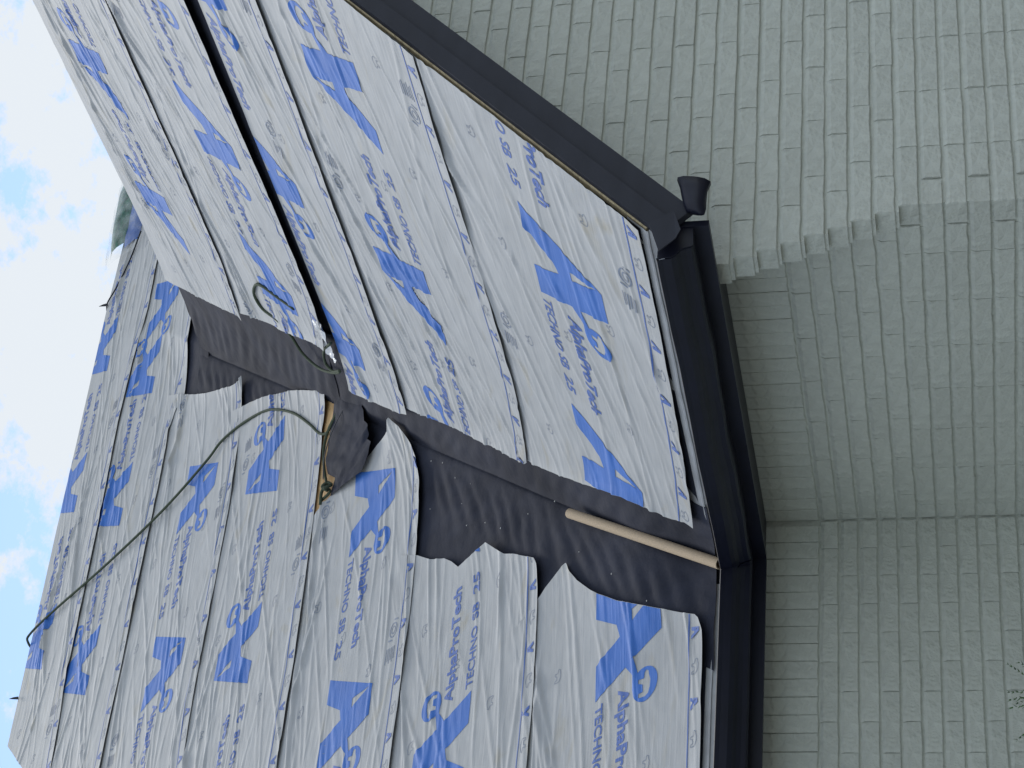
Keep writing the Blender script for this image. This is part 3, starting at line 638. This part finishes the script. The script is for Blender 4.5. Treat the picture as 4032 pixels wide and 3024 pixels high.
# black band showing in the gap between the wing strips, and along both eaves
gs = np.linspace(Yr+.002, 7.9, 300)[None]; gt = np.linspace(2.45, 2.98, 8)[:, None]
o = obj('felt_band', grid_mesh('felt_band', PW(gs+0*gt, gt+0*gs, .0002+.001*vnoise(gs*3+0*gt, gt*9+0*gs, 3)), np.stack([gs+0*gt, gt+0*gs], -1)), MAT['felt']); tag(o, 'narrow black felt band between two pale strips right of the valley', 'roofing felt')
for nm, P_, a, b, lb in (('w', PW, Yr+.01, 6.0, 'thin black starter band above the gutter right of the valley'), ('m', PM, 1.0, 3.62, 'thin black starter band above the gutter left of the valley')):
    gs = np.linspace(a, b, 120)[None]; gt = np.linspace(.010, .22, 10)[:, None]
    o = obj('felt_band', grid_mesh('felt_band', P_(gs+0*gt, gt+0*gs, .0016+0*gs*gt), np.stack([gs+0*gt, gt+0*gs], -1)), MAT['felt']); tag(o, lb, 'roofing felt')

# torn black flap over the step, bare board behind it
def soft_patch(name, rows, mat_, label, cat, seed, rough=.006, sub=10):
    """rows: list of lists of 3D points (same length), interpolated to a smooth patch"""
    A = np.array([catmull(r, sub) for r in rows]); B = np.array([catmull(A[:, i], sub) for i in range(A.shape[1])]).transpose(1, 0, 2)
    n, k = B.shape[:2]; u = np.linspace(0, 1, k)[None]+0*np.zeros((n, 1)); v = np.linspace(0, 1, n)[:, None]+0*u
    w_ = np.sin(np.pi*np.clip(u, 0, 1))*.8+.2
    B = B + nrmM*((rough*vnoise(u*7, v*5, seed)+rough*.5*vnoise(u*17, v*15, seed+1))*w_)[..., None]
    o = obj(name, grid_mesh(name, B, np.stack([u, v], -1)), mat_); tag(o, label, cat); return o
pm = lambda s, t, h: PMv(s, t, h)
def ragged_flap():
    rows = [[(6.02, 2.75, .022), (5.93, 2.765, .026), (5.84, 2.785, .026), (5.75, 2.825, .026), (5.66, 2.825, .025), (5.57, 2.80, .024), (5.51, 2.72, .023), (5.42, 2.745, .022)],
            [(6.02, 2.73, .030), (5.90, 2.70, .040), (5.80, 2.67, .036), (5.70, 2.66, .050), (5.60, 2.64, .044), (5.53, 2.63, .05), (5.47, 2.65, .045), (5.41, 2.68, .036)],
            [(5.99, 2.69, .032), (5.86, 2.59, .046), (5.76, 2.54, .060), (5.66, 2.50, .048), (5.57, 2.48, .060), (5.50, 2.48, .052), (5.45, 2.54, .050), (5.40, 2.60, .042)],
            [(5.965, 2.655, .026), (5.84, 2.505, .040), (5.735, 2.415, .060), (5.67, 2.405, .046), (5.585, 2.335, .066), (5.535, 2.36, .05), (5.475, 2.30, .062), (5.385, 2.43, .046)]]
    A = np.array([[PMv(*p) for p in r_] for r_ in rows]); n1 = 60; x = np.linspace(0, 7, n1)
    A = np.array([[[np.interp(xx, range(8), A[k, :, c]) for c in range(3)] for xx in x] for k in range(4)])
    B = np.array([catmull(A[:, k], 9) for k in range(n1)]).transpose(1, 0, 2); nr = B.shape[0]
    u = np.linspace(0, 1, n1)[None]+np.zeros((nr, 1)); v = np.linspace(0, 1, nr)[:, None]+0*u
    B = B + nrmM*(.010*vnoise(u*9, v*4, 71)+.006*vnoise(u*21, v*9, 72)+.004*np.abs(vnoise(u*14+v*6, v*3, 73)))[..., None]
    B[-1] = B[-1] + np.array((0, .02, .022))*vnoise(x*3.1, x*0+.2, 74)[:, None]
    o = obj('felt_flap', grid_mesh('felt_flap', B, np.stack([u, v], -1)), MAT['felt']); tag(o, 'torn black flap lifting off the valley beside the bare board', 'roofing felt')
ragged_flap()
soft_patch('bare_board', [[pm(6.05, 2.70, .012), pm(5.90, 2.72, .012), pm(5.75, 2.74, .012), pm(5.55, 2.74, .012), pm(5.36, 2.70, .014)],
                          [pm(6.06, 2.95, .010), pm(5.90, 2.97, .010), pm(5.75, 2.97, .010), pm(5.55, 2.97, .010), pm(5.36, 2.97, .012)]], MAT['osb'], 'sliver of bare orange board showing below the fourth strip left of the valley', 'board', 42, .0005)
# ------------------------------------------------------------------ loose things on the roof
tube = MB()
ta = np.array((3.870, 6.195, .853+H)); tb_ = np.array((4.366, 6.648, 1.428+H)); dv = (tb_-ta); dv = dv/np.linalg.norm(dv)
v1 = np.cross(dv, (0, 0, 1)); v1 /= np.linalg.norm(v1); v2 = np.cross(v1, dv); sg = 20
for (e, r_) in ((0, .0195), (1, .0195), (1, .0165), (0, .0165)):
    for k in range(sg): a = 2*math.pi*k/sg; tube.v.append((tb_ if e else ta-dv*.10) + (v1*math.cos(a)+v2*math.sin(a))*r_)
for j in range(4):
    for k in range(sg): l = (k+1) % sg; j2 = (j+1) % 4; tube.f.append((j*sg+k, j*sg+l, j2*sg+l, j2*sg+k))
o = tube.build('cardboard_tube', MAT['card'], None, True); tag(o, 'long tan cardboard tube lying in the black valley', 'tube')
o.modifiers.new('edges', 'EDGE_SPLIT')
def twisted_rope(name, pts, r, mat_, label, cat):
    c = catmull(pts, 7); o = MB().tube(c, r, 8).build(name, mat_, None, True); tag(o, label, cat); return o
RM = [(5.99, 6.30), (6.004, 6.21), (6.055, 6.189), (6.093, 5.891), (6.141, 5.236), (6.238, 4.661), (6.342, 4.228), (6.396, 4.072), (6.39, 3.846), (6.334, 3.591), (6.257, 3.421), (6.123, 3.212), (5.966, 3.031), (5.86, 2.922), (5.816, 2.836), (5.847, 2.773), (5.868, 2.736), (5.825, 2.818), (5.742, 2.856), (5.624, 2.838), (5.489, 2.782), (5.444, 2.75), (5.431, 2.831)]
hh_ = [-.10, .02] + [.027]*(len(RM)-2)
twisted_rope('rope', [pm(s, t, h) for (s, t), h in zip(RM, hh_)], .0072, MAT['rope'], 'long olive rope running down from the highest ridge to a knot at the bare board', 'rope')
RW = [(7.317, 2.97), (7.361, 3.118), (7.407, 3.284), (7.479, 3.371), (7.607, 3.441), (7.684, 3.405), (7.646, 3.25), (7.673, 3.158), (7.753, 3.085), (7.731, 2.942), (7.641, 2.802), (7.555, 2.705), (7.525, 2.685), (7.56, 2.72), (7.606, 2.775), (7.595, 2.828), (7.468, 2.789), (7.304, 2.666)]
twisted_rope('rope', [PWv(s, t, .040) for s, t in RW], .0072, MAT['rope'], 'olive rope bent into a loop at the end of the strips right of the valley', 'rope')
kn = [pm(5.445, 2.75, .04), pm(5.465, 2.77, .06), pm(5.49, 2.755, .045), pm(5.47, 2.73, .035), pm(5.45, 2.745, .06), pm(5.48, 2.78, .04), pm(5.455, 2.80, .045), pm(5.40, 2.815, .035)]
twisted_rope('rope_knot', kn, .008, MAT['rope'], 'small olive rope knot tied at the bare board', 'rope')
twisted_rope('cord', [pm(5.53, 2.80, .045), pm(5.65, 2.78, .06), pm(5.76, 2.70, .06), pm(5.86, 2.56, .045), pm(5.92, 2.52, .03)], .0028, MAT['cord'], 'thin grey cord lying across the torn black flap', 'cord')
# crumpled film scrap
r = np.random.RandomState(8); cs = np.linspace(0, 1, 22)[None]; ct = np.linspace(0, 1, 9)[:, None]
S = 7.16+.30*cs+.03*ct; T = 2.795-.09*ct*(1-.2*cs)-.03*cs; Hh = .034+.016*np.abs(vnoise(cs*7+0*ct, ct*4+0*cs, 5))*2+.007*vnoise(cs*17+0*ct, ct*9+0*cs, 6)
o = obj('film_scrap', grid_mesh('film_scrap', PWv(S, T, Hh), np.stack([S, T], -1)), MAT['film']); tag(o, 'crumpled shiny silver film scrap at the end of the black gap', 'film')
# wrapped bundle on the highest ridge
bx = empty('wrapped_bundle', tuple(PM(9.3, TM, .09))); tag(bx, 'clear-wrapped green and blue bundle lying over the highest ridge', 'bundle')
def blob(name, sA, sB, prof2, mat_, seed, amp):
    n = 26; k = len(prof2); S = np.linspace(sA, sB, n); P = []
    for i, s in enumerate(S):
        f = math.sin(math.pi*min(max((i+.6)/(n+.2), 0), 1))**.22
        P.append([PM(s, TM+t_, .07+h_*f) for t_, h_ in prof2])
    P = np.array(P); P = P + nrmM*(amp*vnoise(np.arange(n)[:, None]*.5+0*np.arange(k)[None], np.arange(k)[None]*.9+0*np.arange(n)[:, None], seed))[..., None]
    return obj(name, grid_mesh(name, P, np.stack([S[:, None]+0*np.arange(k)[None], np.arange(k)[None]*.1+0*S[:, None]], -1)), mat_, bx)
blob('pack', 9.02, 10.1, [(-.10, .006), (-.105, .05), (-.06, .078), (.0, .095), (.08, .085), (.16, .02)], MAT['green'], 51, .02)
blob('label_band', 8.97, 10.1, [(-.27, .010), (-.26, .036), (-.20, .046), (-.12, .052), (-.09, .045)], MAT['blue'], 52, .012)
blob('clear_cover', 8.87, 10.12, [(-.275, .012), (-.262, .042), (-.15, .060), (-.07, .086), (.0, .104), (.09, .094), (.18, .02)], MAT['clear'], 53, .02)
twisted_rope('cord', [PMv(8.97, 5.87, .03), PMv(8.78, 5.97, .02), PMv(8.62, 6.09, .02), PMv(8.545, 6.18, .02), PMv(8.53, 6.24, -.01)], .005, MAT['dark'], 'dark cord running from the wrapped bundle over the highest ridge', 'cord')
# scraps sticking up along the highest ridge
for s, k, lb in ((5.62, .22, 'small dark strap scrap sticking up from the highest ridge near the hip'), (8.52, .3, 'small dark flake stuck on the highest ridge beside the wrapped bundle')):
    a = MB().poly_prism([PMv(s, TM-.02, .012), PMv(s+.10*k, TM-.01, .012), PMv(s+.085*k, TM+.06*k, .03), PMv(s+.02*k, TM+.11*k, .05), PMv(s+.03*k, TM+.02*k, .02)], tuple(nrmM*.004)).build('ridge_scrap', MAT['dark']); tag(a, lb, 'scrap')
# curled dark metal piece by the lower end of the rake
cp = MB(); ax = np.array((.085, -.004, .004)); c0 = np.array((3.915, 4.462, .678+H)); nn = 14
ringr = [(0.0, .012), (.02, .030), (.28, .037), (.62, .041), (1.0, .046), (1.35, .058)]
for (e, r_) in ringr:
    for k in range(nn):
        a = 2*math.pi*k/nn; cp.v.append(c0 + ax*e*.92 + np.array((.25*math.cos(a), .55*math.sin(a), 1.0*math.cos(a)))*r_*.78*(1+.10*math.sin(3*a+e*2)))
for j in range(len(ringr)-1):
    for k in range(nn): l = (k+1) % nn; cp.f.append((j*nn+k, j*nn+l, (j+1)*nn+l, (j+1)*nn+k))
cp.f.append(tuple(range(nn-1, -1, -1)))
o = cp.build('metal_curl', MAT['gutter'], None, True); sm = o.modifiers.new('thickness', 'SOLIDIFY'); sm.thickness = .003
tag(o, 'short curled navy metal piece sticking out under the lower end of the rake board', 'metal scrap')
# debris on the felt
db = MB(); r = random.Random(3)
for i in range(22):
    t = r.uniform(.15, 2.5); e = r.uniform(.03, .36); s = float(xv(t))-e; c = pm(s, t, .014); z = r.uniform(.0025, .006)
    db.poly_prism([c, c+np.array((z*1.6, 0, 0)), c+np.array((z, z*.6, z*.7))], tuple(nrmM*.002))
o = db.build('debris', MAT['chip']); tag(o, 'pale specks of debris scattered on the lower valley felt', 'debris', kind='stuff')

# ------------------------------------------------------------------ juniper in front of the main wall
jr = random.Random(12); jx, jy, jtop = 3.02, 5.62, 1.825
ju = empty('juniper_shrub', (jx, jy, 0)); tag(ju, 'slender green juniper standing in front of the brick wall, only its tip showing', 'shrub')
MB().tube([(jx, jy, -.05), (jx+.01, jy, .7), (jx+.02, jy+.01, 1.5)], [.035, .022, .006], 8).build('trunk', MAT['bark'], ju, True)
lf = MB()
def spray(p0, d, ln, w0):
    d = np.array(d, float); d /= np.linalg.norm(d); x = np.cross(d, (0.3, .5, .8)); x /= np.linalg.norm(x); y = np.cross(d, x)
    nseg = max(4, int(ln/.012))
    for i in range(nseg):
        c = p0 + d*ln*i/nseg
        for k in range(3):
            a = jr.uniform(0, 6.28); sd_ = (x*math.cos(a)+y*math.sin(a)); l = jr.uniform(.014, .03)*(1-.5*i/nseg); e = c + (d*.8+sd_*.7)*l; wv = np.cross(e-c, sd_+d*.3); wv = wv/(np.linalg.norm(wv)+1e-9)*.0022
            b = len(lf.v); lf.v += [c-wv, c+wv, e]; lf.f.append((b, b+1, b+2))
for i in range(420):
    zf = jr.random()**.75; zc = .1 + zf*(jtop-.22); rad = .33*(1-zf)**.7+.015; a = jr.uniform(0, 6.28); rr_ = rad*jr.uniform(.3, 1)
    spray(np.array((jx+rr_*math.cos(a), jy+rr_*math.sin(a), zc)), (math.cos(a)*.7, math.sin(a)*.7, 1.0), jr.uniform(.09, .2), .01)
for k in range(5): spray(np.array((jx+.015, jy, jtop-.20)), (jr.uniform(-.2, .2), jr.uniform(-.2, .2), 1), jr.uniform(.14, .22), .01)
lf.build('foliage', MAT['leaf'], ju)
